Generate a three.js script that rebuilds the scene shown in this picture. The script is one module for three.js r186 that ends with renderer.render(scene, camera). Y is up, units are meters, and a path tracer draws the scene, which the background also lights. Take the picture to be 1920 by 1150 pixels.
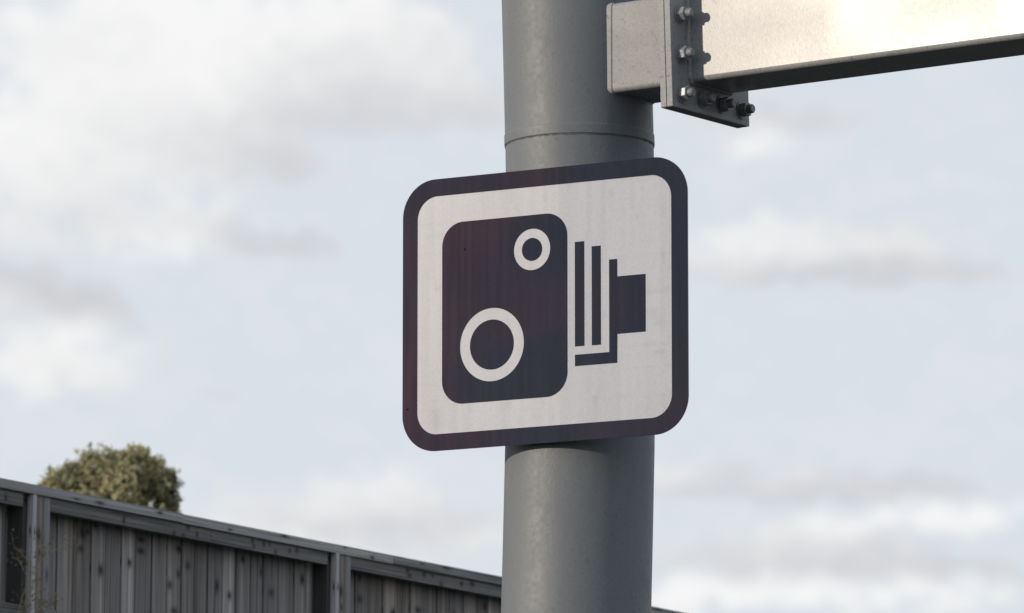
import * as THREE from 'three';
import { mergeGeometries } from 'three/addons/utils/BufferGeometryUtils.js';

// ---------------------------------------------------------------- camera
const D2R = Math.PI / 180;
const scene = new THREE.Scene();
const camera = new THREE.PerspectiveCamera(5.985, 1024 / 613, 0.1, 6000);
camera.position.set(0, 1.6, 0);
camera.rotation.set(8.7242 * D2R, 0, 0);
camera.focus = 15.3;
camera.userData.fStop = 17;
scene.add(camera);

// ---------------------------------------------------------------- seeded noise
function rng(seed) { let s = seed >>> 0; return () => { s = (s + 0x6D2B79F5) >>> 0; let t = s; t = Math.imul(t ^ (t >>> 15), t | 1); t ^= t + Math.imul(t ^ (t >>> 7), t | 61); return ((t ^ (t >>> 14)) >>> 0) / 4294967296; }; }
function hash(x, y, z) { let h = Math.imul(x, 374761393) ^ Math.imul(y, 668265263) ^ Math.imul(z, 1274126177); h = Math.imul(h ^ (h >>> 13), 1274126177); h ^= h >>> 16; return (h >>> 0) / 4294967296; }
const fade = (t) => t * t * (3 - 2 * t);
function vnoise(x, y, z = 0) {
  const xi = Math.floor(x), yi = Math.floor(y), zi = Math.floor(z), u = fade(x - xi), v = fade(y - yi), w = fade(z - zi);
  const l = (a, b, t) => a + (b - a) * t;
  return l(l(l(hash(xi, yi, zi), hash(xi + 1, yi, zi), u), l(hash(xi, yi + 1, zi), hash(xi + 1, yi + 1, zi), u), v),
    l(l(hash(xi, yi, zi + 1), hash(xi + 1, yi, zi + 1), u), l(hash(xi, yi + 1, zi + 1), hash(xi + 1, yi + 1, zi + 1), u), v), w);
}
function fbm(x, y, z, oct = 4) { let a = 0, s = 0.5, n = 0; for (let i = 0; i < oct; i++) { a += s * vnoise(x, y, z + i * 17.3); n += s; s *= 0.5; x *= 2.03; y *= 2.03; z *= 2.03; } return a / n; }
// noise that repeats after p cells, for tiling textures
function tnoise(x, y, p, q, seed = 0) {
  const xi = Math.floor(x), yi = Math.floor(y), u = fade(x - xi), v = fade(y - yi), m = (a, b) => ((a % b) + b) % b;
  const h = (a, b) => hash(m(a, p), m(b, q), seed);
  const a = h(xi, yi), b = h(xi + 1, yi), c = h(xi, yi + 1), d = h(xi + 1, yi + 1);
  return a + (b - a) * u + (c - a) * v + (a - b - c + d) * u * v;
}
const clamp = (x, a = 0, b = 1) => Math.min(b, Math.max(a, x));
const sstep = (a, b, x) => fade(clamp((x - a) / (b - a)));
const mix = (a, b, t) => a + (b - a) * t;

// ---------------------------------------------------------------- sky (one computed equirectangular sky) and sun
const SUN_AZ = 66 * D2R, SUN_EL = 11.5 * D2R;                // to the left and behind the camera
const sunDir = new THREE.Vector3(-Math.sin(SUN_AZ) * Math.cos(SUN_EL), Math.sin(SUN_EL), Math.cos(SUN_AZ) * Math.cos(SUN_EL));
{
  const W = 4096, H = 2048, data = new Float32Array(W * H * 4);
  // broken low cloud for the whole sky on a coarse grid: cover and shade
  const w = 768, h = 192, cover = new Float32Array(w * h), shade = new Float32Array(w * h);
  for (let j = 0; j < h; j++) for (let i = 0; i < w; i++) {
    const el = (j + 0.5) / h * Math.PI / 2, az = (i + 0.5) / w * 2 * Math.PI;
    const x = Math.cos(az) * Math.cos(el), z = Math.sin(az) * Math.cos(el), y = Math.sin(el);
    const px = x * 5, py = y * 13, pz = z * 5;
    const wx = fbm(px * 0.7 + 9, py * 0.7, pz * 0.7, 2) - 0.5;
    const n = fbm(px + wx * 1.6 + 3.1, py + wx, pz + 7.7, 5), m = fbm(px * 1.3 + 20, py * 1.3 + 0.9, pz * 1.3 + 5, 4);
    cover[j * w + i] = sstep(0.42, 0.66, n); shade[j * w + i] = sstep(0.3, 0.7, m);
  }
  // cloud banks low ahead: azimuth, elevation, half-widths in degrees, tilt, amount, brightness (0 grey base .. 1 lit top)
  const banks = [
    [-3.33, 11.58, 0.37, 0.32, 0, 1.60, 1.00], [-4.55, 11.22, 0.58, 0.37, 0, 1.20, 0.82], [-4.02, 11.40, 0.37, 0.26, 0, 0.90, 0.85], [-2.33, 11.40, 0.37, 0.21, 0, 1.00, 0.92], [-1.80, 11.56, 0.58, 0.21, 0, 1.40, 0.97], [-1.16, 11.40, 0.42, 0.26, 0, 0.90, 0.75],
    [-3.04, 10.91, 0.32, 0.24, 0, 1.40, 1.00], [-3.76, 10.93, 0.42, 0.32, 0, 1.00, 0.85], [-4.39, 10.67, 0.37, 0.24, 0, 1.20, 0.90], [-4.87, 10.39, 0.32, 0.18, 0, 1.30, 0.95], [-3.76, 10.52, 0.47, 0.24, 0, 1.00, 0.72], [-4.50, 10.15, 0.47, 0.21, 0, 0.90, 0.80],
    [-2.33, 10.93, 0.37, 0.26, 0, 1.00, 0.60], [-1.69, 10.93, 0.63, 0.26, 3, 1.20, 0.50], [-0.74, 11.04, 0.53, 0.26, 0, 1.10, 0.60], [-1.38, 10.65, 0.89, 0.14, 2, 1.10, 0.12], [-2.12, 10.60, 0.32, 0.13, 6, 0.80, 0.25], [-0.37, 10.67, 0.37, 0.17, 0, 0.90, 0.30],
    [-3.07, 10.31, 0.58, 0.19, -4, 1.00, 0.50], [-2.33, 10.13, 0.26, 0.12, -10, 1.20, 0.10], [-2.80, 10.10, 0.37, 0.12, -5, 0.90, 0.30], [-3.60, 10.00, 0.58, 0.19, 0, 0.80, 0.62], [-4.66, 9.79, 0.58, 0.21, 4, 0.90, 0.70], [-4.13, 9.63, 0.37, 0.12, -8, 0.50, 0.30],
    [-3.28, 9.50, 0.47, 0.16, 6, 0.90, 0.80], [-3.49, 9.21, 0.42, 0.11, 8, 0.80, 0.85], [-2.54, 9.37, 0.47, 0.11, -8, 1.10, 0.12], [-2.01, 9.32, 0.21, 0.06, -4, 0.50, 0.20], [-4.07, 9.27, 0.32, 0.13, 0, 0.50, 0.50], [-4.81, 9.42, 0.42, 0.16, 0, 0.60, 0.60],
    [-4.60, 8.88, 0.53, 0.14, -16, 1.30, 0.10], [-4.13, 8.69, 0.32, 0.08, -14, 1.00, 0.12], [-4.87, 8.64, 0.26, 0.16, 0, 0.90, 0.50], [-4.44, 8.28, 0.47, 0.19, 6, 1.10, 0.85], [-4.76, 8.02, 0.47, 0.16, 0, 0.80, 0.75], [-4.13, 8.04, 0.47, 0.14, -8, 0.80, 0.55],
    [-3.39, 8.23, 0.21, 0.08, -10, 0.50, 0.40], [-2.96, 7.86, 0.19, 0.07, 0, 0.50, 0.25], [-2.70, 7.76, 0.13, 0.08, 0, 0.50, 0.30], [-1.69, 7.65, 0.32, 0.05, 0, 0.25, 0.30], [-1.46, 9.42, 0.21, 0.07, -4, 0.30, 0.35], [-2.12, 6.82, 0.58, 0.16, 4, 0.90, 0.60],
    [-1.27, 6.87, 0.47, 0.16, 0, 1.00, 0.72], [-1.43, 6.58, 0.63, 0.11, -3, 1.20, 0.10], [-0.58, 6.66, 0.42, 0.12, 0, 0.90, 0.35], [-2.54, 6.56, 0.58, 0.16, 0, 0.70, 0.65], [-2.12, 6.30, 0.84, 0.16, 0, 0.60, 0.85], [-0.69, 6.30, 0.42, 0.09, 0, 0.60, 0.45],
    [-0.32, 6.45, 0.32, 0.08, 0, 0.50, 0.80], [2.28, 10.67, 0.58, 0.12, 0, 0.70, 0.40], [2.80, 10.54, 0.47, 0.09, -2, 1.10, 0.20], [2.54, 10.31, 0.37, 0.11, 0, 0.90, 0.90], [3.44, 10.62, 0.58, 0.07, 4, 0.60, 0.45], [1.96, 10.36, 0.26, 0.11, 0, 0.60, 0.55],
    [4.23, 9.89, 0.47, 0.08, 8, 0.45, 0.90], [4.66, 10.67, 0.37, 0.06, 0, 0.40, 0.50], [2.33, 9.35, 0.47, 0.14, 4, 1.00, 0.80], [3.07, 9.37, 0.58, 0.15, 0, 1.00, 0.60], [3.86, 9.27, 0.47, 0.14, -4, 0.90, 0.50], [3.17, 9.03, 1.05, 0.07, -1, 1.30, 0.10],
    [4.23, 9.08, 0.37, 0.07, -4, 1.00, 0.25], [2.17, 9.11, 0.32, 0.08, 0, 0.70, 0.55], [2.59, 8.64, 0.21, 0.05, 0, 0.25, 0.40], [4.39, 8.59, 0.21, 0.06, 0, 0.30, 0.40], [2.22, 8.23, 0.42, 0.05, 0, 0.30, 0.35], [1.53, 7.11, 0.26, 0.09, 0, 0.90, 0.80],
    [2.33, 7.00, 0.79, 0.11, -2, 1.20, 0.22], [2.75, 7.03, 0.26, 0.08, 0, 0.90, 0.80], [3.86, 6.98, 0.58, 0.08, -2, 1.10, 0.20], [3.17, 6.87, 1.00, 0.05, -1, 0.80, 0.12], [4.71, 7.39, 0.32, 0.07, 0, 0.40, 0.40], [3.39, 6.58, 0.79, 0.11, 4, 0.90, 0.95],
    [4.55, 6.64, 0.47, 0.09, 0, 0.80, 0.90], [2.75, 6.45, 0.47, 0.11, 0, 1.00, 0.45], [2.06, 6.30, 0.58, 0.12, 0, 1.00, 0.35], [3.28, 6.35, 0.63, 0.11, -2, 1.10, 0.25], [3.17, 6.14, 0.95, 0.07, -1, 1.00, 0.14], [4.60, 6.19, 0.58, 0.06, -1, 1.00, 0.25],
    [3.92, 6.12, 0.42, 0.05, 0, 0.60, 0.30], [1.80, 5.91, 0.47, 0.13, 0, 1.00, 0.95], [2.75, 5.88, 0.74, 0.11, 0, 1.00, 0.90], [4.18, 5.88, 0.84, 0.13, 0, 0.70, 0.85], [1.75, 5.84, 0.11, 0.04, 0, 0.60, 0.10], [0.74, 6.51, 0.47, 0.16, 0, 0.80, 0.50],
    [0.74, 9.11, 0.63, 0.21, 0, 0.80, 0.60],
  ].map(([az, el, a, b, t, k, s]) => ({ az, el, a, b, c: Math.cos(t * D2R), s: Math.sin(t * D2R), k, l: s }));
  const BLUE_LOW = [0.69, 0.748, 0.808], BLUE_HIGH = [0.40, 0.53, 0.72], LIT = [0.95, 0.944, 0.938], GREY = [0.585, 0.592, 0.62];
  const sunAz = Math.atan2(sunDir.x, -sunDir.z);
  for (let j = 0; j < H; j++) {
    const el = ((j + 0.5) / H - 0.5) * Math.PI, eld = el / D2R;
    for (let i = 0; i < W; i++) {
      const o = (j * W + i) * 4; data[o + 3] = 1;
      if (el <= 0) { data[o] = 0.16; data[o + 1] = 0.15; data[o + 2] = 0.13; continue; }
      const th = ((i + 0.5) / W - 0.5) * 2 * Math.PI;      // atan2(z, x)
      let azd = (th + Math.PI / 2) / D2R; if (azd > 180) azd -= 360;
      // far sky
      const gx = ((th + 2 * Math.PI) % (2 * Math.PI)) / (2 * Math.PI) * w - 0.5, gy = clamp(el / (Math.PI / 2) * h - 0.5, 0, h - 1.001);
      const x0 = Math.floor(gx), y0 = Math.floor(gy), fx = gx - x0, fy = gy - y0, ia = ((x0 % w) + w) % w, ib = (ia + 1) % w, y1 = Math.min(y0 + 1, h - 1);
      const bil = (g) => mix(mix(g[y0 * w + ia], g[y0 * w + ib], fx), mix(g[y1 * w + ia], g[y1 * w + ib], fx), fy);
      let c = bil(cover), l = bil(shade);
      const near = Math.max(0, 1 - Math.max(Math.abs(azd) / 8, Math.abs(eld - 8.7) / 4.6));
      if (near > 0) {
        const wx = (fbm(azd * 3.6, eld * 4.6, 1, 5) - 0.5) * 0.5, wy = (fbm(azd * 3.6 + 31, eld * 4.6, 4, 5) - 0.5) * 0.34;
        const fine = fbm(azd * 5.2, eld * 7, 9, 5) - 0.5;
        let k = 0, kl = 0;
        for (const b of banks) {
          const dx = azd + wx - b.az, dy = eld + wy - b.el; if (Math.abs(dx) > 3.6 * b.a + 1 || Math.abs(dy) > 3.6 * b.b + 1) continue;
          const u = (dx * b.c + dy * b.s) / b.a, v = (-dx * b.s + dy * b.c) / b.b, g = b.k * Math.exp(-0.5 * (u * u + v * v));
          k += g; kl += g * b.l;
        }
        const cn = sstep(-0.02, 1.35, k * (1 + fine * 1.15) + fine * 0.1), ln = clamp((kl / (k + 1e-4) - 0.5) * 1.1 + 0.5 + fine * 0.3), f = sstep(0, 0.28, near);
        const haze = clamp(0.13 + fine * 0.8 + (fbm(azd * 0.9 + 5, eld * 1.6, 14, 3) - 0.5) * 0.6, 0, 0.4); c = mix(c, Math.max(cn, haze + cn * (1 - haze)), f); l = mix(l, mix(0.62, ln, clamp(cn * 2.2)), f);
      }
      const up = sstep(4, 60, eld), glow = Math.exp(-Math.pow(Math.acos(clamp(Math.sin(el) * sunDir.y + Math.cos(el) * Math.cos(SUN_EL) * Math.cos(azd * D2R - sunAz), -1, 1)) / 0.5, 2));
      const veil = 0.35 * glow;
      for (let q = 0; q < 3; q++) {
        const base = mix(BLUE_LOW[q], BLUE_HIGH[q], up), cl = mix(GREY[q], LIT[q], l);
        data[o + q] = mix(base, cl, c * 0.92) * (1 + veil * [1.3, 0.9, 0.4][q]);
      }
    }
  }
  const sky = new THREE.DataTexture(data, W, H, THREE.RGBAFormat, THREE.FloatType);
  sky.mapping = THREE.EquirectangularReflectionMapping; sky.magFilter = THREE.LinearFilter; sky.minFilter = THREE.LinearFilter; sky.needsUpdate = true;
  scene.background = sky; scene.environment = sky;
}
const sun = new THREE.DirectionalLight(new THREE.Color().setRGB(1, 0.87, 0.72), 3.2);
sun.position.copy(sunDir).multiplyScalar(60).add(new THREE.Vector3(0, 4, -18));
sun.target.position.set(0, 4, -18);
sun.castShadow = true; sun.shadow.radius = 2;
sun.shadow.mapSize.set(2048, 2048);
Object.assign(sun.shadow.camera, { left: -30, right: 30, top: 30, bottom: -30, near: 1, far: 200 });
scene.add(sun, sun.target);
const EXPOSURE = 1.0;

// ---------------------------------------------------------------- helpers
const used = new Map();
function numbered(n) { const k = used.get(n) || 0; used.set(n, k + 1); return k ? `${n}_${String(k).padStart(3, '0')}` : n; }
function thing(name, label, category, pos = [0, 0, 0], group) {
  const o = new THREE.Group(); o.name = numbered(name); o.position.set(...pos); o.userData = { label, category };
  if (group) o.userData.group = group;
  scene.add(o); return o;
}
function part(name, geo, mat, parent, label) {
  const m = new THREE.Mesh(geo, mat); m.name = numbered(name); m.castShadow = m.receiveShadow = true; if (label) m.userData.label = label;
  parent.add(m); return m;
}
function struct(name, geo, mat) { const m = new THREE.Mesh(geo, mat); m.name = name; m.castShadow = m.receiveShadow = true; m.userData = { kind: 'structure' }; scene.add(m); return m; }
function tex(W, H, fn, { srgb = false, rx = 1, ry = 1 } = {}) {          // fn(u, v, i, j) -> [r, g, b] linear 0..1 or a number
  const d = new Uint8Array(W * H * 4), enc = (c) => (c <= 0.0031308 ? 12.92 * c : 1.055 * Math.pow(c, 1 / 2.4) - 0.055);
  for (let j = 0; j < H; j++) for (let i = 0; i < W; i++) {
    let c = fn((i + 0.5) / W, (j + 0.5) / H, i, j); if (typeof c === 'number') c = [c, c, c];
    const o = (j * W + i) * 4; for (let q = 0; q < 3; q++) d[o + q] = 255 * clamp(srgb ? enc(clamp(c[q])) : c[q]); d[o + 3] = 255;
  }
  const t = new THREE.DataTexture(d, W, H, THREE.RGBAFormat, THREE.UnsignedByteType);
  t.wrapS = t.wrapT = THREE.RepeatWrapping; t.magFilter = THREE.LinearFilter; t.minFilter = THREE.LinearMipmapLinearFilter; t.generateMipmaps = true;
  if (srgb) t.colorSpace = THREE.SRGBColorSpace;
  t.repeat.set(rx, ry); t.needsUpdate = true; return t;
}
function roundRect(x0, y0, x1, y1, r, S = THREE.Shape) {
  const s = new S();
  s.moveTo(x0 + r, y0); s.lineTo(x1 - r, y0); s.absarc(x1 - r, y0 + r, r, -Math.PI / 2, 0); s.lineTo(x1, y1 - r); s.absarc(x1 - r, y1 - r, r, 0, Math.PI / 2);
  s.lineTo(x0 + r, y1); s.absarc(x0 + r, y1 - r, r, Math.PI / 2, Math.PI); s.lineTo(x0, y0 + r); s.absarc(x0 + r, y0 + r, r, Math.PI, 1.5 * Math.PI); return s;
}

// ---------------------------------------------------------------- metal finishes
// brushed grey paint over galvanised steel: orange-peel relief in uneven patches, a few runs and chips (tile 0.614 m)
const TILE = 0.6142;
const peel = tex(1024, 1024, (u, v) => {
  const patch = sstep(0.35, 0.75, tnoise(u * 7, v * 7, 7, 7, 1) * 0.6 + tnoise(u * 17, v * 17, 17, 17, 2) * 0.4);
  const a = tnoise(u * 104, v * 92, 104, 92, 3), b = tnoise(u * 190, v * 170, 190, 170, 4), c = tnoise(u * 40, v * 9, 40, 9, 5);
  const pits = Math.pow(tnoise(u * 60, v * 60, 60, 60, 6), 9) * 2.4;
  return clamp(0.45 + (a - 0.5) * (0.22 + 0.75 * patch) + (b - 0.5) * (0.1 + 0.55 * patch) + (c - 0.5) * 0.12 - pits * 0.12);
});
const paintColor = tex(1024, 1024, (u, v) => {
  const a = tnoise(u * 5, v * 3, 5, 3, 11), b = tnoise(u * 31, v * 6, 31, 6, 12), c = tnoise(u * 220, v * 200, 220, 200, 13), s = Math.pow(tnoise(u * 90, v * 90, 90, 90, 14), 14);
  const k = 1 + (a - 0.5) * 0.06 + (b - 0.5) * 0.06 + (c - 0.5) * 0.1 - s * 0.3;
  return [0.126 * k, 0.14 * k, 0.154 * k];
}, { srgb: true });
const paintRough = tex(512, 512, (u, v) => 0.5 + 0.05 * tnoise(u * 9, v * 9, 9, 9, 21) + 0.08 * tnoise(u * 60, v * 60, 60, 60, 22));
for (const t of [peel, paintColor, paintRough]) t.repeat.set(1 / TILE, 1 / TILE);
const polePaint = new THREE.MeshStandardMaterial({ map: paintColor, bumpMap: peel, bumpScale: 0.00028, roughnessMap: paintRough, roughness: 1, metalness: 0 });
polePaint.name = 'grey_pole_paint';

// sprayed zinc finish of the arm: gritty, slightly shiny
const grit = tex(1024, 1024, (u, v) => {
  const a = tnoise(u * 210, v * 210, 210, 210, 31), b = tnoise(u * 110, v * 110, 110, 110, 32), c = Math.pow(tnoise(u * 140, v * 140, 140, 140, 33), 8);
  return clamp(0.4 + (a - 0.5) * 0.5 + (b - 0.5) * 0.4 + c * 0.6);
});
const zincColor = tex(1024, 1024, (u, v) => {
  const a = tnoise(u * 4, v * 4, 4, 4, 41), b = tnoise(u * 24, v * 5, 24, 5, 42), c = tnoise(u * 190, v * 190, 190, 190, 43), d = Math.pow(tnoise(u * 70, v * 70, 70, 70, 44), 11);
  const k = 1 + (a - 0.5) * 0.14 + (b - 0.5) * 0.09 + (c - 0.5) * 0.22 - d * 0.45;
  return [0.258 * k, 0.262 * k, 0.268 * k];
}, { srgb: true });
for (const t of [grit, zincColor]) t.repeat.set(1 / 0.5, 1 / 0.5);
const zincRough = tex(512, 512, (u, v) => 0.175 + 0.012 * tnoise(u * 80, v * 80, 80, 80, 51) + 0.03 * tnoise(u * 5, v * 5, 5, 5, 52)); zincRough.repeat.set(2, 2);
const zinc = new THREE.MeshPhysicalMaterial({ map: zincColor, bumpMap: grit, bumpScale: 0.000022, roughnessMap: zincRough, roughness: 1, metalness: 0, specularIntensity: 0.115 });
const zincDull = new THREE.MeshStandardMaterial({ map: zincColor, bumpMap: grit, bumpScale: 0.0006, roughness: 0.62, metalness: 0 });
const boltSteel = new THREE.MeshStandardMaterial({ color: new THREE.Color().setRGB(0.26, 0.268, 0.28), roughness: 0.4, metalness: 0.25, bumpMap: grit, bumpScale: 0.0004 });
const boltMid = new THREE.MeshStandardMaterial({ color: new THREE.Color().setRGB(0.17, 0.175, 0.185), roughness: 0.4, metalness: 0.3, bumpMap: grit, bumpScale: 0.0004 });
const boltDark = new THREE.MeshStandardMaterial({ color: new THREE.Color().setRGB(0.19, 0.197, 0.21), roughness: 0.45, metalness: 0.4, bumpMap: grit, bumpScale: 0.0004 });  // darker steel: shade in the colour on far bolts; also the weld seam

// ---------------------------------------------------------------- ground, road
const FENCE0 = new THREE.Vector3(-1.57, 4.668, -26), FYAW = 59.5 * D2R;
const fDir = new THREE.Vector3(Math.cos(FYAW), 0, -Math.sin(FYAW)), fNor = new THREE.Vector3(Math.sin(FYAW), 0, Math.cos(FYAW));
const fenceDist = (x, z) => (x - FENCE0.x) * fNor.x + (z - FENCE0.z) * fNor.z;
function groundH(x, z) {
  const d = fenceDist(x, z);
  return 2.6 * (1 - sstep(0.9, 6.2, d)) + 3.2 * sstep(6, 110, -d) + (Math.abs(d) < 200 ? (fbm(x * 0.35, z * 0.35, 3, 3) - 0.5) * 0.12 * (d < 7.6 ? 1 : 0) : 0);
}
{
  const N = 220, pos = [], uv = [], idx = [], warp = (t) => Math.sign(t) * (30 * Math.abs(t) + 1800 * Math.pow(Math.abs(t), 4));
  for (let j = 0; j <= N; j++) for (let i = 0; i <= N; i++) { const x = warp(i / N * 2 - 1), z = -18 + warp(j / N * 2 - 1); pos.push(x, groundH(x, z), z); uv.push(x, z); }
  for (let j = 0; j < N; j++) for (let i = 0; i < N; i++) { const a = j * (N + 1) + i, b = a + 1, c = a + N + 1, d = c + 1; idx.push(a, c, b, b, c, d); }
  const g = new THREE.BufferGeometry(); g.setAttribute('position', new THREE.Float32BufferAttribute(pos, 3)); g.setAttribute('uv', new THREE.Float32BufferAttribute(uv, 2)); g.setIndex(idx); g.computeVertexNormals();
  const t = tex(512, 512, (u, v) => { const a = tnoise(u * 9, v * 9, 9, 9, 61), b = tnoise(u * 80, v * 80, 80, 80, 62), k = 0.6 + 0.5 * a + 0.4 * (b - 0.5); return [0.045 * k, 0.045 * k, 0.034 * k]; }, { srgb: true, rx: 0.3, ry: 0.3 });
  struct('ground', g, new THREE.MeshStandardMaterial({ map: t, roughness: 0.95 }));
  // the road runs beside the pole, along the fence
  const A = new THREE.Vector3(0.178, 0, -15.2).addScaledVector(fNor, 1.6), w = 8, L = 300;
  const strip = (off, wid, y) => { const p = [], q = []; for (const [s, o] of [[-L, off], [L, off], [-L, off + wid], [L, off + wid]]) { const v = A.clone().addScaledVector(fDir, s).addScaledVector(fNor, o); p.push(v.x, y, v.z); q.push(s, o); }
    const g2 = new THREE.BufferGeometry(); g2.setAttribute('position', new THREE.Float32BufferAttribute(p, 3)); g2.setAttribute('uv', new THREE.Float32BufferAttribute(q, 2)); g2.setIndex([0, 2, 1, 1, 2, 3]); g2.computeVertexNormals(); return g2; };
  const at = tex(256, 256, (u, v) => 0.05 * (0.75 + 0.5 * tnoise(u * 100, v * 100, 100, 100, 71)), { srgb: true });
  struct('road', strip(0, w, 0.01), new THREE.MeshStandardMaterial({ map: at, roughness: 0.9 }));
}

// ---------------------------------------------------------------- pole with its bolted arm
const POLE = new THREE.Vector3(0.178, 0, -15.2), R = 0.1955;
const pole = thing('cantilever_pole', 'tall round grey painted steel pole carrying a bolted box arm and a camera sign', 'pole', POLE.toArray());
// its axis bows a little out of plumb: [height, offset to the right]
const bow = [[0, -0.03], [2.2, -0.021], [3.126, -0.0112], [3.318, -0.0062], [3.475, -0.0026], [3.56, -0.0006], [3.9, 0.0012], [4.323, 0.0009], [4.357, 0], [4.5515, -0.0043], [4.7523, -0.0094], [6, -0.041]];
const bowX = (y) => { for (let i = 0; i < bow.length - 1; i++) if (y <= bow[i + 1][0]) { const [a, x] = bow[i], [b, z] = bow[i + 1]; return mix(x, z, (y - a) / (b - a)); } return bow.at(-1)[1]; };
function shaft(rows) {                                     // rows of [height, radius], closed at neither end
  const N = 96, pos = [], uv = [], idx = [];
  rows.forEach(([y, r]) => { for (let i = 0; i <= N; i++) { const a = i / N * 2 * Math.PI; pos.push(bowX(y) + r * Math.sin(a), y, r * Math.cos(a)); uv.push(a * R, y); } });
  for (let j = 0; j < rows.length - 1; j++) for (let i = 0; i < N; i++) { const a = j * (N + 1) + i, b = a + 1, c = a + N + 1, d = c + 1; idx.push(a, b, c, b, d, c); }
  const g = new THREE.BufferGeometry(); g.setAttribute('position', new THREE.Float32BufferAttribute(pos, 3)); g.setAttribute('uv', new THREE.Float32BufferAttribute(uv, 2)); g.setIndex(idx); g.computeVertexNormals();
  const n = g.attributes.normal; for (let j = 0; j < rows.length; j++) { const a = j * (N + 1), b = a + N; const v = [n.getX(a) + n.getX(b), n.getY(a) + n.getY(b), n.getZ(a) + n.getZ(b)]; n.setXYZ(a, ...v); n.setXYZ(b, ...v); }
  n.needsUpdate = true; return g;
}
{
  const ys = [-0.3, 0.4, 1, 1.6, 2.2, 2.7, 3.0, 3.126, 3.22, 3.318, 3.4, 3.475, 3.56, 3.7, 3.9, 4.1, 4.3, 4.36];
  part('lower_shaft', shaft(ys.map((y) => [y, R])), polePaint, pole);
  // the upper tube is sleeved over the lower one, with a hand-laid weld lip
  const r0 = R + 0.0005;
  part('upper_shaft', shaft([[4.3585, R - 0.004], [4.3585, r0 + 0.0012], [4.362, r0 + 0.0022], [4.382, r0 + 0.002], [4.3865, r0 + 0.0018], [4.3885, r0], [4.45, r0], [4.5515, r0], [4.65, r0], [4.7523, r0], [5.2, r0], [5.7, r0], [6, r0], [6.004, r0 - 0.006], [6.006, 0.001]]), polePaint, pole);
  const rnd = rng(5), pts = []; for (let i = 0; i < 120; i++) { const a = i / 120 * 2 * Math.PI; pts.push(new THREE.Vector3((R + 0.0008) * Math.sin(a), 4.3575 + (rnd() - 0.5) * 0.0022, (R + 0.0008) * Math.cos(a))); }
  part('weld_seam', new THREE.TubeGeometry(new THREE.CatmullRomCurve3(pts, true), 360, 0.001, 5, true), boltDark, pole);
}
// the arm's own axes: out along the arm, up, and out of its front face
const AYAW = 35.5 * D2R, ATILT = 0;
const aN = new THREE.Vector3(-Math.sin(AYAW), 0, Math.cos(AYAW));
const aE = new THREE.Vector3(Math.cos(AYAW) * Math.cos(ATILT), Math.sin(ATILT), Math.sin(AYAW) * Math.cos(ATILT));
const aU = new THREE.Vector3().crossVectors(aE, aN.clone().negate());
const armM = new THREE.Matrix4().makeBasis(aN.clone().negate(), aU, aE).setPosition(new THREE.Vector3(0.1713 - POLE.x, 4.587, 0));
const arm = (name, geo, mat, parent = pole, label) => part(name, geo.applyMatrix4(armM), mat, parent, label);
const PH = 0.119, PD = 0.1, PR = 0.013;                   // half height, half depth, corner radius of the box section
const boxTube = (s0, s1, grow = 0, r = PR, bevel = 0) => { const g = new THREE.ExtrudeGeometry(roundRect(-PD - grow, -PH - grow, PD + grow, PH + grow, r + grow), { depth: s1 - s0 - 2 * bevel, bevelEnabled: bevel > 0, bevelThickness: bevel, bevelSize: bevel, bevelOffset: -bevel, bevelSegments: 2, curveSegments: 6 }); g.translate(0, 0, s0 + bevel); return g; };
const GP = 0.18, GH = 0.1945, ROLL = new THREE.Matrix4().makeTranslation(0, 0, 0.401).multiply(new THREE.Matrix4().makeRotationX(-1.7 * D2R)).multiply(new THREE.Matrix4().makeTranslation(0, 0, -0.401));  // the bolted joint sits a little askew
const joint = (name, geo, mat, parent) => arm(name, geo.applyMatrix4(ROLL), mat, parent);
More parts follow.
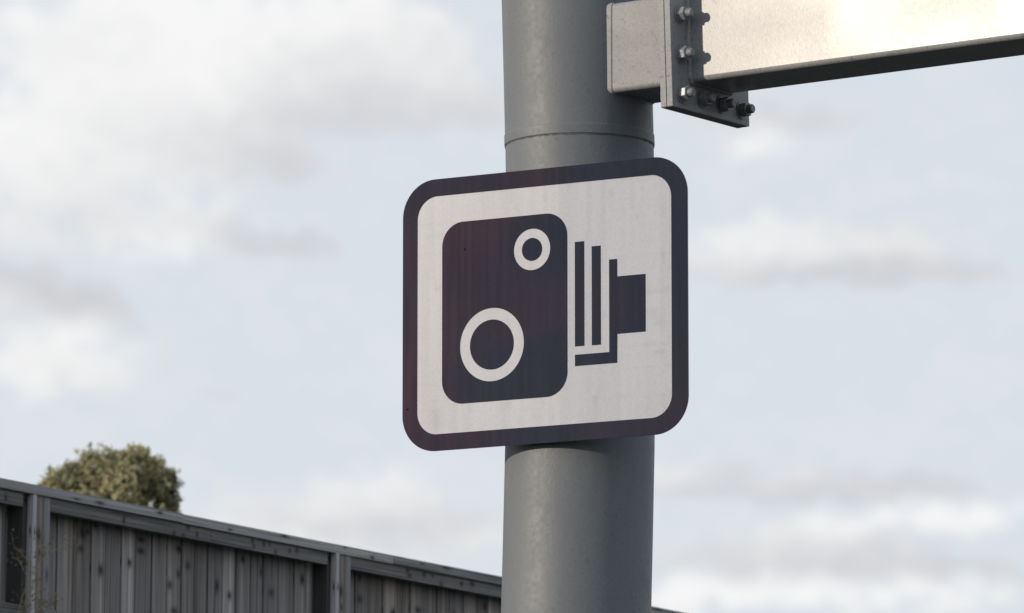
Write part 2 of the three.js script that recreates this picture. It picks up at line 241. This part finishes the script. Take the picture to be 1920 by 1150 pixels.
//                                // half depth, half height of the flange plates
const plate = (s0, s1) => { const b = 0.0015, g = new THREE.ExtrudeGeometry(roundRect(-GP, -GH, GP, GH, 0.004), { depth: s1 - s0 - 2 * b, bevelThickness: b, bevelSize: b, bevelOffset: -b, bevelSegments: 2, curveSegments: 3 }); g.translate(0, 0, s0 + b); return g; };
{
  arm('arm_stub', boxTube(0.08, 0.39), zincDull);
  arm('saddle_weld', boxTube(0.075, 0.182, 0.003, PR, 0.003), zincDull);
  joint('flange_plate', plate(0.3822, 0.4003), zincDull);
  joint('flange_plate', plate(0.4017, 0.4195), zincDull);
  arm('mast_arm', boxTube(0.412, 5.6), zinc);
  // fillet weld round the arm's foot
  const fil = new THREE.ExtrudeGeometry(roundRect(-PD - 0.007, -PH - 0.007, PD + 0.007, PH + 0.007, PR + 0.007), { depth: 0.004, bevelThickness: 0.006, bevelSize: 0.006, bevelOffset: -0.006, bevelSegments: 3, curveSegments: 6 });
  fil.translate(0, 0, 0.4185); joint('weld_bead', fil, zincDull);
  arm('arm_end_cap', boxTube(5.6, 5.61, 0.004), zincDull);
  // twelve hexagon bolts round the plates, each with nut and washer
  const rnd = rng(77), cyl = (r0, r1, h, s, seg) => { const g = new THREE.CylinderGeometry(r1, r0, h, seg); g.rotateX(Math.PI / 2); g.translate(0, 0, s + h / 2); return g; };
  const hexNut = (h, s, turn) => { const sh = new THREE.Shape(); for (let k = 0; k < 6; k++) { const a = k * Math.PI / 3 + turn; sh[k ? 'lineTo' : 'moveTo'](0.0195 * Math.cos(a), 0.0195 * Math.sin(a)); } sh.closePath(); const b = 0.0022, g = new THREE.ExtrudeGeometry(sh, { depth: h - 2 * b, bevelThickness: b, bevelSize: b, bevelOffset: -b, bevelSegments: 2 }); g.translate(0, 0, s + b); return g; };
  for (let i = 0; i < 4; i++) for (let j = 0; j < 4; j++) {
    if ((i === 1 || i === 2) && (j === 1 || j === 2)) continue;
    const x = -0.14 + i * 0.0933, y = -0.157 + j * 0.105, dark = j === 0 && i >= 2, turn = rnd() * 1.05, tip = 0.0095 + rnd() * 0.004;
    const put = (g) => g.translate(x, y, 0), mat = dark ? boltDark : j === 0 && i === 1 ? boltMid : boltSteel;  // lower-row bolts take darker copies, painting in the shade they sit in
    const shank = mergeGeometries([cyl(0.0118, 0.0118, 0.06 + tip, 0.3857, 20), cyl(0.0118, 0.0098, 0.003, 0.4457 + tip, 20), ...Array.from({ length: 4 }, (_, k) => cyl(0.0123, 0.0123, 0.0014, 0.4472 + k * 0.0024, 20)), cyl(0.0195, 0.0195, 0.015, 0.3668, 6)].map((g) => g.toNonIndexed()));
    const b = joint('bolt', put(shank), mat, pole);
    joint('nut', put(hexNut(0.021, 0.4231, turn)), mat, b); joint('washer', put(cyl(0.0235, 0.0235, 0.0034, 0.4196, 28)), mat, b);
  }
}

// ---------------------------------------------------------------- camera sign
const SYAW = 30 * D2R, sN = new THREE.Vector3(-Math.sin(SYAW), 0, Math.cos(SYAW));
const sPos = POLE.clone().addScaledVector(sN, R + 0.035); sPos.y = 3.9;
const sign = thing('speed_camera_sign', 'white rectangular sign with black camera symbol and rounded black border on the grey pole', 'traffic sign', sPos.toArray());
sign.rotation.order = 'YXZ'; sign.rotation.set(0, -SYAW, 0);
{
  const Y0 = 3.9, film = 0.0006, thin = (s, z, h = film) => { const g = new THREE.ExtrudeGeometry(s, { depth: h, bevelEnabled: false, curveSegments: 24 }); g.translate(0, 0, z); return g; };
  // retroreflective sheeting: fine embossed cells, bubbles, creases. uv in metres, one tile of 1 m
  const emboss = tex(2048, 2048, (u, v) => {
    const cell = 0.5 + 0.25 * Math.cos(u * 2 * Math.PI * 230) * Math.cos(v * 2 * Math.PI * 230) + 0.12 * Math.cos(u * 2 * Math.PI * 92);
    const bub = Math.pow(tnoise(u * 61, v * 61, 61, 61, 81) * 0.6 + tnoise(u * 130, v * 130, 130, 130, 84) * 0.4, 14) * 2, wave = tnoise(u * 9, v * 7, 9, 7, 82), rip = tnoise(u * 120, v * 8, 120, 8, 83);
    return clamp(0.3 + (cell - 0.5) * 0.1 + bub * 0.5 + (wave - 0.5) * 0.2 + (rip - 0.5) * 0.06);
  });
  const sheet = (r, g, b, seed) => tex(1024, 1024, (u, v) => {
    const a = tnoise(u * 6, v * 5, 6, 5, seed), f = tnoise(u * 260, v * 260, 260, 260, seed + 1), st = tnoise(u * 70, v * 3, 70, 3, seed + 2), dirt = Math.pow(tnoise(u * 40, v * 28, 40, 28, seed + 3), 12), line = Math.pow(tnoise(u * 3, v * 90, 3, 90, seed + 4), 10);
    const k = 1 + (a - 0.5) * 0.07 + (f - 0.5) * 0.09 + (st - 0.5) * 0.09 - dirt * 0.12 - line * 0.06; return [r * k, g * k, b * k];
  }, { srgb: true });
  const white = (r, g, b, seed, rough) => new THREE.MeshStandardMaterial({ map: sheet(r, g, b, seed), bumpMap: emboss, bumpScale: 0.0001, roughness: rough, metalness: 0 });
  const whiteA = white(0.418, 0.428, 0.464, 101, 0.085), whiteB = white(0.398, 0.416, 0.458, 131, 0.07);  // sheets differ in tone; left one also carries warm sun glow in its colour
  // screen-printed black with surrounding reflections painted in as plum and navy vertical streaks
  const inkReflectionMap = tex(1024, 1024, (u, v) => {
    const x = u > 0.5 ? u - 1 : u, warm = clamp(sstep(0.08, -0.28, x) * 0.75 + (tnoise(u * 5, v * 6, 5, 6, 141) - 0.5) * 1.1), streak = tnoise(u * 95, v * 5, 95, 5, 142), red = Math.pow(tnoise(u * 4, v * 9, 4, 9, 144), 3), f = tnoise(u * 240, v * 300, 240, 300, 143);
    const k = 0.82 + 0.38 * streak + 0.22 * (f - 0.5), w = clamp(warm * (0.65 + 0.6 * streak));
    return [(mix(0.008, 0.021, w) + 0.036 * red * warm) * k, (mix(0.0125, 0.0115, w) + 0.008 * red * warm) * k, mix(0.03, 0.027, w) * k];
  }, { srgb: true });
  const ink = new THREE.MeshPhysicalMaterial({ map: inkReflectionMap, bumpMap: emboss, bumpScale: 0.00008, roughness: 0.045, metalness: 0, specularIntensity: 0.5 });
  const alu = new THREE.MeshStandardMaterial({ color: new THREE.Color().setRGB(0.2, 0.2, 0.21), roughness: 0.5, metalness: 0.6 });
  const L = -0.4025, RR = 0.4455, B = 3.5443 - Y0, T = 4.2625 - Y0, l = -0.358, r = 0.399, b = 3.588 - Y0, t = 4.217 - Y0, seam = 0.0705;
  part('panel', thin(roundRect(L, B, RR, T, 0.098), -0.0032, 0.003), alu, sign);
  const left = new THREE.Shape(), right = new THREE.Shape(), q = 0.075;
  left.moveTo(seam, B + 0.02); left.lineTo(seam, T - 0.02); left.lineTo(L + q, T - 0.02); left.absarc(L + 0.02 + q, T - 0.02 - q, q, Math.PI / 2, Math.PI); left.lineTo(L + 0.02, B + 0.02 + q); left.absarc(L + 0.02 + q, B + 0.02 + q, q, Math.PI, 1.5 * Math.PI); left.closePath();
  right.moveTo(seam + 0.0001, B + 0.02); right.lineTo(RR - 0.02 - q, B + 0.02); right.absarc(RR - 0.02 - q, B + 0.02 + q, q, -Math.PI / 2, 0); right.lineTo(RR - 0.02, T - 0.02 - q); right.absarc(RR - 0.02 - q, T - 0.02 - q, q, 0, Math.PI / 2); right.lineTo(seam + 0.0001, T - 0.02); right.closePath();
  part('reflective_film', thin(left, 0), whiteA, sign, 'warmer left sheet of white reflective film');
  part('reflective_film', thin(right, 0), whiteB, sign, 'greyer right sheet of white reflective film');
  const z1 = 0.0008, ring = roundRect(L, B, RR, T, 0.098); ring.holes.push(roundRect(l, b, r, t, 0.06, THREE.Path));
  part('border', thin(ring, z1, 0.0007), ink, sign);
  const circ = (S, x, y, rad) => { const s = new S(); s.absarc(x, y - Y0, rad, 0, 2 * Math.PI); return s; };
  const body = roundRect(-0.2825, 3.6632 - Y0, 0.093, 4.143 - Y0, 0.063);
  body.holes.push(circ(THREE.Path, -0.012, 4.0525, 0.0545), circ(THREE.Path, -0.1325, 3.812, 0.0962));
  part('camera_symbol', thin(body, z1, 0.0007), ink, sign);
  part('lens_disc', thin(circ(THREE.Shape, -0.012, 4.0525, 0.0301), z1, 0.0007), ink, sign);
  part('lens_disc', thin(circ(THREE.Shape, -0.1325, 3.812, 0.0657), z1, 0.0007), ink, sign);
  const poly = (p) => { const s = new THREE.Shape(); p.forEach(([x, y], i) => s[i ? 'lineTo' : 'moveTo'](x, y - Y0)); s.closePath(); return s; };
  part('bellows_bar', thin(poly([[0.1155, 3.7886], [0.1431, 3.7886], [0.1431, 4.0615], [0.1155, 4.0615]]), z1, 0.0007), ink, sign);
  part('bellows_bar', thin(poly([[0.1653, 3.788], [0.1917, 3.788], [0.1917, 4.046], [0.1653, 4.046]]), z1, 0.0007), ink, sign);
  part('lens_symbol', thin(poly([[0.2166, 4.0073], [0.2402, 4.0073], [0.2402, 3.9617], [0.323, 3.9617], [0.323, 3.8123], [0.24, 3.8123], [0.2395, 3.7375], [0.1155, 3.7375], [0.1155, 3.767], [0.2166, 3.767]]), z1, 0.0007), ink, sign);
  // two channel rails on the back, butted to the pole
  for (const y of [-0.22, 0.2]) { const g = new THREE.BoxGeometry(0.5, 0.04, 0.028); g.translate(0, y, -0.0174); part('mounting_rail', g, alu, sign); }
  // two drive rivets
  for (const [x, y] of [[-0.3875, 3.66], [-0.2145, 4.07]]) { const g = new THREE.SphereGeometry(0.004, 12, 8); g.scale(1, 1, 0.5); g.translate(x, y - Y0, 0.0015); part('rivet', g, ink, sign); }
}

// ---------------------------------------------------------------- wooden fence on the bank
const woodTex = [];
for (let k = 0; k < 8; k++) {
  const r = rng(300 + k), knots = Array.from({ length: 4 + Math.floor(r() * 4) }, () => ({ x: 0.12 + 0.76 * r(), y: r(), a: 0.12 + 0.16 * r(), b: 0.007 + 0.011 * r(), d: 0.75 + 0.25 * r() }));
  const tone = 0.85 + 0.3 * r(), split = 0.3 + 0.4 * r(), dk = 0.75 + 0.3 * r();
  const f = (u, v, forBump) => {
    let bend = 0, kn = 0; for (const q of knots) { const dx = (u - q.x) / q.a, dy = (v - q.y) / q.b; const e = dx * dx + dy * dy; bend += 0.05 * Math.sign(dx || 1) * Math.exp(-0.12 * e); kn = Math.max(kn, q.d * Math.exp(-0.9 * e)); }
    const x = u + bend * 0.6, g = fbm(x * 26 + k * 9, v * 7, k, 4), g2 = fbm(x * 7, v * 2.2, k + 40, 3), fine = vnoise(x * 60, v * 22, k + 60), crack = sstep(0.74, 0.86, vnoise(x * 13, v * 2.1, k + 80));
    if (forBump) return clamp(0.3 + 0.5 * g + 0.2 * fine - crack * 0.5 - kn * 0.3);
    const base = tone * (u < split ? dk : 1) * (0.46 + 0.72 * g + 0.75 * (g2 - 0.5)) * (0.93 + 0.14 * fine) * (1 - 0.5 * crack) * (1 - 0.95 * kn);
    const brown = clamp(g2 * 1.5 - 0.55); return [0.22 * base * (1 + 0.1 * brown), 0.217 * base, 0.216 * base * (1 - 0.16 * brown)];
  };
  woodTex.push({ map: tex(96, 1024, (u, v) => f(u, v, false), { srgb: true }), bump: tex(96, 1024, (u, v) => f(u, v, true)) });
  for (const t of Object.values(woodTex[k])) t.wrapS = t.wrapT = THREE.MirroredRepeatWrapping;
}
const wood = (k, tint, horiz = false) => {
  const { map, bump } = woodTex[k % 8]; const m = new THREE.MeshStandardMaterial({ map, bumpMap: bump, bumpScale: 0.002, roughness: 0.88, color: new THREE.Color().setRGB(...tint) });
  if (horiz) { m.map = map.clone(); m.bumpMap = bump.clone(); for (const t of [m.map, m.bumpMap]) { t.rotation = Math.PI / 2; t.needsUpdate = true; } }
  return m;
};
const boardMats = Array.from({ length: 16 }, (_, k) => { const r = rng(900 + k), g = 0.85 + 1.25 * r() * r() + 0.2 * r(), w = r(); return wood(k, [g * (1 + 0.06 * w), g * 1.0, g * (1.02 - 0.07 * w)]); });
const railMats = [0, 3, 5, 6].map((k, i) => wood(k, [1.0, 1.01, 1.03].map((c) => c * (0.92 + 0.07 * i)), true));
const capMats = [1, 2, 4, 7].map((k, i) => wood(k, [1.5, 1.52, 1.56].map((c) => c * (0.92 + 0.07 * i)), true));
const postWarm = wood(2, [1.15, 1.06, 0.98]), postCool = wood(6, [1.4, 1.44, 1.52]), postPale = wood(4, [2.2, 2.22, 2.28]), recessShadeWood = wood(5, [0.35, 0.34, 0.34]);  // the last, darkest wood paints the shade of recesses and gaps
const fence = thing('wooden_fence', 'weathered grey vertical board fence with capped rails running away behind the pole', 'fence', FENCE0.toArray());
fence.rotation.set(0, FYAW, 0);                              // local x runs along the fence, z faces the road
{
  const SLOPE = -0.0085, rnd = rng(42), top = (s) => 0.002 + SLOPE * s;
  const unit = new THREE.BoxGeometry(1, 1, 1), units = Array.from({ length: 14 }, () => { const g = unit.clone(), o = rnd(), f = rnd() > 0.5 ? 1 : -1, h = rnd() > 0.5; const u = g.attributes.uv; for (let i = 0; i < u.count; i++) u.setXY(i, h ? 1 - u.getX(i) : u.getX(i), o + f * u.getY(i)); return g; });
  const bar = (name, s0, s1, y0, y1, z0, z1, mat, lean = 0) => { const m = part(name, unit, mat, fence); m.scale.set(s1 - s0, y1 - y0, z1 - z0); m.position.set((s0 + s1) / 2, (y0 + y1) / 2, (z0 + z1) / 2); if (lean) m.rotation.z = lean; return m; };
  const sloped = (name, s0, s1, h0, h1, z0, z1, mat) => { const c = (s0 + s1) / 2; const m = bar(name, s0, s1, top(c) + h0, top(c) + h1, z0, z1, mat); m.rotation.z = Math.atan(SLOPE); return m; };
  const BAY = 2.455, P0 = -0.99, H = 2.05;
  for (let k = -2; k <= 4; k++) {
    const p = P0 + k * BAY, y1 = top(p) - 0.041, lean = -0.018 - 0.004 * rnd();
    // a post of two plies, with a pale batten nailed to its left side
    const shift = (m, y) => { m.position.x += 0; return m; };
    bar('post', p, p + 0.06, y1 - H, y1, -0.11, 0.006, postWarm, lean); bar('post_ply', p + 0.0605, p + 0.103, y1 - H, y1 - 0.003, -0.11, 0.009, postCool, lean);
    bar('batten', p - 0.036, p - 0.006, y1 - H, y1, -0.012, 0.016, postPale, lean); bar('shade_backing', p - 0.066, p - 0.004, y1 - H, y1, -0.1, -0.0135, recessShadeWood, lean);  // backing's dark colour stands for shade in the recess beside the post
    // rails and boards of the bay to the right of the post
    const a = p + 0.104, b = p + BAY - 0.064, cut = a + (0.3 + 0.5 * rnd()) * (b - a);
    sloped('top_rail', a, cut - 0.0015, -0.1, -0.0405, -0.035, 0, railMats[(k + 8) % 4]); sloped('top_rail', cut + 0.0015, b, -0.1, -0.0405, -0.035, -0.001, railMats[(k + 9) % 4]);
    sloped('middle_rail', a, b, -0.62, -0.527, -0.035, 0.002, railMats[(k + 10) % 4]);
    let s = a - 0.03, i = 0;
    while (s < b - 0.01) {
      const w = Math.min(0.105 + 0.03 * rnd(), b + 0.03 - s), z = -0.09 - 0.002 * rnd() - (i % 2) * 0.003;
      const m = bar('fence_board', s, s + w - 0.0115, top(s) - H, top(s) - 0.05 - 0.004 * rnd(), z - 0.018, z, boardMats[Math.floor(rnd() * 16)], -0.012 + 0.004 * (rnd() - 0.5));
      bar('added_gap_backing', s + w - 0.05, s + w + 0.036, top(s) - H, top(s) - 0.06, z - 0.052, z - 0.0235, recessShadeWood, -0.012);  // added strips, unseen, put in to darken the gaps and stop light leaks
      m.geometry = units[Math.floor(rnd() * 14)];
      s += w; i++;
    }
  }
  // cap boards, butted with small steps
  let s = -6.2; const lens = [2.2, 1.75, 2.41, 1.8, 2.3, 2.6, 2.0, 2.4];
  for (let i = 0; i < lens.length; i++) { const o = (rnd() - 0.5) * 0.003; sloped('cap_board', s, s + lens[i] - 0.003, -0.04 + o, o, -0.12 + o, 0.018 + o * 2, capMats[i % 4]); s += lens[i]; }
}

// ---------------------------------------------------------------- tree beyond the fence
function blade() {                                           // a clump of leaves: five crossed diamonds
  const r = rng(12), p = [], n = [];
  for (let k = 0; k < 7; k++) {
    const c = new THREE.Vector3(r() - 0.5, r() - 0.5, r() - 0.5).multiplyScalar(1.1), a = new THREE.Vector3(r() - 0.5, r() - 0.5, r() - 0.5).normalize(), b = new THREE.Vector3(0, 0, 1).addScaledVector(new THREE.Vector3(r() - 0.5, r() - 0.5, r() - 0.5), 1.5).cross(a).normalize();
    const q = [c.clone().addScaledVector(a, 0.5), c.clone().addScaledVector(b, 0.2), c.clone().addScaledVector(a, -0.5), c.clone().addScaledVector(b, -0.2)], nn = new THREE.Vector3().crossVectors(a, b);
    for (const t of [0, 1, 2, 0, 2, 3]) { p.push(q[t].x, q[t].y, q[t].z); n.push(nn.x, nn.y, nn.z); }
  }
  const g = new THREE.BufferGeometry(); g.setAttribute('position', new THREE.Float32BufferAttribute(p, 3)); g.setAttribute('normal', new THREE.Float32BufferAttribute(n, 3)); return g;
}
{
  const TX = -8.27, TZ = -120, base = groundH(TX, TZ);
  const tree = thing('olive_tree', 'olive green tree crown showing above the wooden fence at the left', 'tree', [TX, base - 0.2, TZ]);
  const bark = new THREE.MeshStandardMaterial({ color: new THREE.Color().setRGB(0.1, 0.085, 0.07), roughness: 0.95 });
  const leaf = new THREE.MeshPhysicalMaterial({ color: 0xffffff, roughness: 0.8, transmission: 0.3, thickness: 0, side: THREE.DoubleSide });
  const r = rng(8), gs = [], limb = (pts, r0, r1) => { const c = new THREE.CatmullRomCurve3(pts.map((p) => new THREE.Vector3(...p))), g = new THREE.TubeGeometry(c, 14, 1, 7), P = g.attributes.position, v = new THREE.Vector3(), q = new THREE.Vector3();
    for (let i = 0; i <= 14; i++) { c.getPointAt(i / 14, q); const k = mix(r0, r1, i / 14); for (let j = 0; j <= 7; j++) { const o = i * 8 + j; v.fromBufferAttribute(P, o).sub(q).multiplyScalar(k).add(q); P.setXYZ(o, v.x, v.y, v.z); } } g.computeVertexNormals(); return g; };
  const top = 17.1 - base + 0.2;                              // height of the tip over the tree's foot
  part('trunk', limb([[0, 0, 0], [0.1, 3, 0.1], [-0.1, top - 4, 0]], 0.24, 0.15), bark, tree);
  // crown lobes: x, height below the tip, depth, radius
  const lobes = [[0.56, -0.3, 0, 0.3], [0.3, -0.52, 0.3, 0.36], [0.88, -0.5, 0.1, 0.28], [0.12, -0.42, -0.4, 0.36], [-0.3, -0.52, 0.2, 0.42], [-0.72, -0.68, -0.1, 0.38], [-1.05, -0.86, 0.3, 0.34], [-1.36, -0.98, 0, 0.2],
    [1.08, -0.78, 0.2, 0.3], [1.2, -1.08, 0, 0.22], [1.24, -1.36, 0, 0.16], [0.62, -0.72, 0.2, 0.24], [0.78, -1.02, 0.1, 0.1], [1.0, -1.2, 0, 0.08], [0.6, -1.3, 0, 0.18], [0.2, -0.95, 0.4, 0.5], [-0.35, -1.05, 0.3, 0.55], [-0.9, -1.2, 0, 0.5], [-1.2, -1.45, 0.2, 0.4], [0.35, -1.45, 0.2, 0.36], [-0.2, -1.7, 0, 0.8], [0.9, -1.9, -0.2, 0.4], [-1, -2, 0, 0.7], [0.3, -2.4, 0.3, 0.9], [-0.5, -2.9, 0, 0.9], [0.4, -3.2, 0, 0.8]];
  for (const [x, y, z] of lobes) if (r() < 0.8) gs.push(limb([[-0.05, top - 4.2 - r() * 0.6, 0], [x * 0.45, top + y * 0.5 - 2.4, z * 0.5], [x, top + y, z]], 0.07, 0.018));
  part('limbs', mergeGeometries(gs), bark, tree);
  const list = []; const tones = [[0.12, 0.125, 0.08], [0.23, 0.23, 0.13], [0.4, 0.375, 0.2], [0.47, 0.435, 0.235], [0.53, 0.49, 0.27]];
  for (const [x, y, z, rad] of lobes) {
    const cnt = Math.round(2000 * Math.pow(rad, 2.1)) + 50, lt = 0.15 + 0.85 * r();
    for (let k = 0; k < cnt; k++) {
      const d = new THREE.Vector3(r() - 0.5, r() - 0.5, r() - 0.5).normalize(), q = Math.cbrt(0.15 + 0.85 * r()) * rad * (0.6 + 0.8 * vnoise(d.x * 4 + x * 5, d.y * 4 + y * 5, d.z * 4)) * (r() < 0.12 ? 1.25 : 1);
      list.push([x + d.x * q, top + y + d.y * q, z + d.z * q * 1.1, 0.045 + 0.05 * r() * r() + 0.02 * r(), tones[Math.min(4, Math.max(0, Math.floor(lt * 3.6 + r() * 1.9 - 0.3)))], d]);
    }
  }
  const im = new THREE.InstancedMesh(blade(), leaf, list.length), o = new THREE.Object3D();
  list.forEach(([x, y, z, s, c, d], i) => { o.position.set(x, y, z); o.lookAt(x + d.x + r() - 0.5, y + d.y + 0.3 + r() - 0.5, z + d.z + r() - 0.5); o.rotateZ(r() * 6.28); o.scale.setScalar(s * 1.6); o.updateMatrix(); im.setMatrixAt(i, o.matrix); im.setColorAt(i, new THREE.Color().setRGB(...c)); });
  im.name = 'crown'; im.castShadow = im.receiveShadow = true; im.userData.kind = 'stuff'; tree.add(im);
}

// ---------------------------------------------------------------- dry weed in front of the fence
{
  const X = -2.14, Z = -25.02, y0 = groundH(X, Z);
  const weed = thing('dry_shrub', 'thin dry branching weed with tiny leaves in front of the fence at lower left', 'shrub', [X, y0 - 0.02, Z]);
  const stemM = new THREE.MeshStandardMaterial({ color: new THREE.Color().setRGB(0.36, 0.32, 0.22), roughness: 0.9 });
  const leafM = new THREE.MeshPhysicalMaterial({ color: new THREE.Color().setRGB(0.27, 0.22, 0.13), roughness: 0.85, transmission: 0.3, thickness: 0, side: THREE.DoubleSide });
  const r = rng(19), stems = [], spots = [];
  const tube = (pts, rad) => { const g = new THREE.TubeGeometry(new THREE.CatmullRomCurve3(pts), 10, rad, 5); return g.toNonIndexed(); };
  const grow = (p, dir, len, rad, depth) => {
    const pts = [p.clone()]; const q = p.clone(), d = dir.clone();
    for (let i = 0; i < 5; i++) { d.x += (r() - 0.5) * 0.22; d.z += (r() - 0.5) * 0.1; d.y += (r() - 0.45) * 0.1; d.normalize(); q.addScaledVector(d, len / 5); pts.push(q.clone()); if (depth < 2) if (depth < 1 && r() < 0.55) for (let k = 0; k < 2; k++) spots.push([q.clone().add(new THREE.Vector3((r() - 0.5) * 0.06, (r() - 0.5) * 0.05, (r() - 0.5) * 0.04)), 0.005 + 0.007 * r()]); }
    stems.push(tube(pts, rad));
    if (depth > 0) for (let k = 0; k < 4; k++) { const b = pts[1 + Math.floor(r() * 4.9)], nd = new THREE.Vector3(d.x + (r() - 0.5) * 2.2, d.y * 0.7 + r() * 0.5, (r() - 0.5) * 0.6).normalize(); grow(b, nd, len * (0.28 + 0.2 * r()), rad * 0.6, depth - 1); }
  };
  const H = 4.05 - y0;
  const main = [[0.02, 0.09, 0.33, 0.9], [0.0, 0.06, 0.3, 0.55], [-0.06, -0.04, 0.25, 0.8], [0.05, 0.2, 0.22, 0.4]];
  for (const [bx, tx, len, lean] of main) {
    const foot = new THREE.Vector3(bx * 0.5, 0, 0), hip = new THREE.Vector3(bx, H - 0.02 * Math.abs(lean), 0);
    stems.push(tube([foot, foot.clone().lerp(hip, 0.5).add(new THREE.Vector3(0.03 * (r() - 0.5), 0, 0)), hip], 0.0026));
    grow(hip, new THREE.Vector3(tx / 0.3, 1, 0.05).normalize(), len, 0.0016, 2);
  }
  part('stem', mergeGeometries(stems), stemM, weed);
  const im = new THREE.InstancedMesh(blade(), leafM, spots.length), o = new THREE.Object3D();
  spots.forEach(([p, s], i) => { o.position.copy(p); o.rotation.set(r() * 6, r() * 6, r() * 6); o.scale.setScalar(s); o.updateMatrix(); im.setMatrixAt(i, o.matrix); });
  im.name = 'foliage'; im.userData.kind = 'stuff'; im.castShadow = true; weed.add(im);
}

// ---------------------------------------------------------------- draw
const renderer = new THREE.WebGLRenderer({ antialias: true });
renderer.setSize(1024, 613);
renderer.toneMapping = THREE.LinearToneMapping;
renderer.toneMappingExposure = EXPOSURE;
renderer.shadowMap.enabled = true;
renderer.shadowMap.type = THREE.PCFSoftShadowMap;
renderer.render(scene, camera);
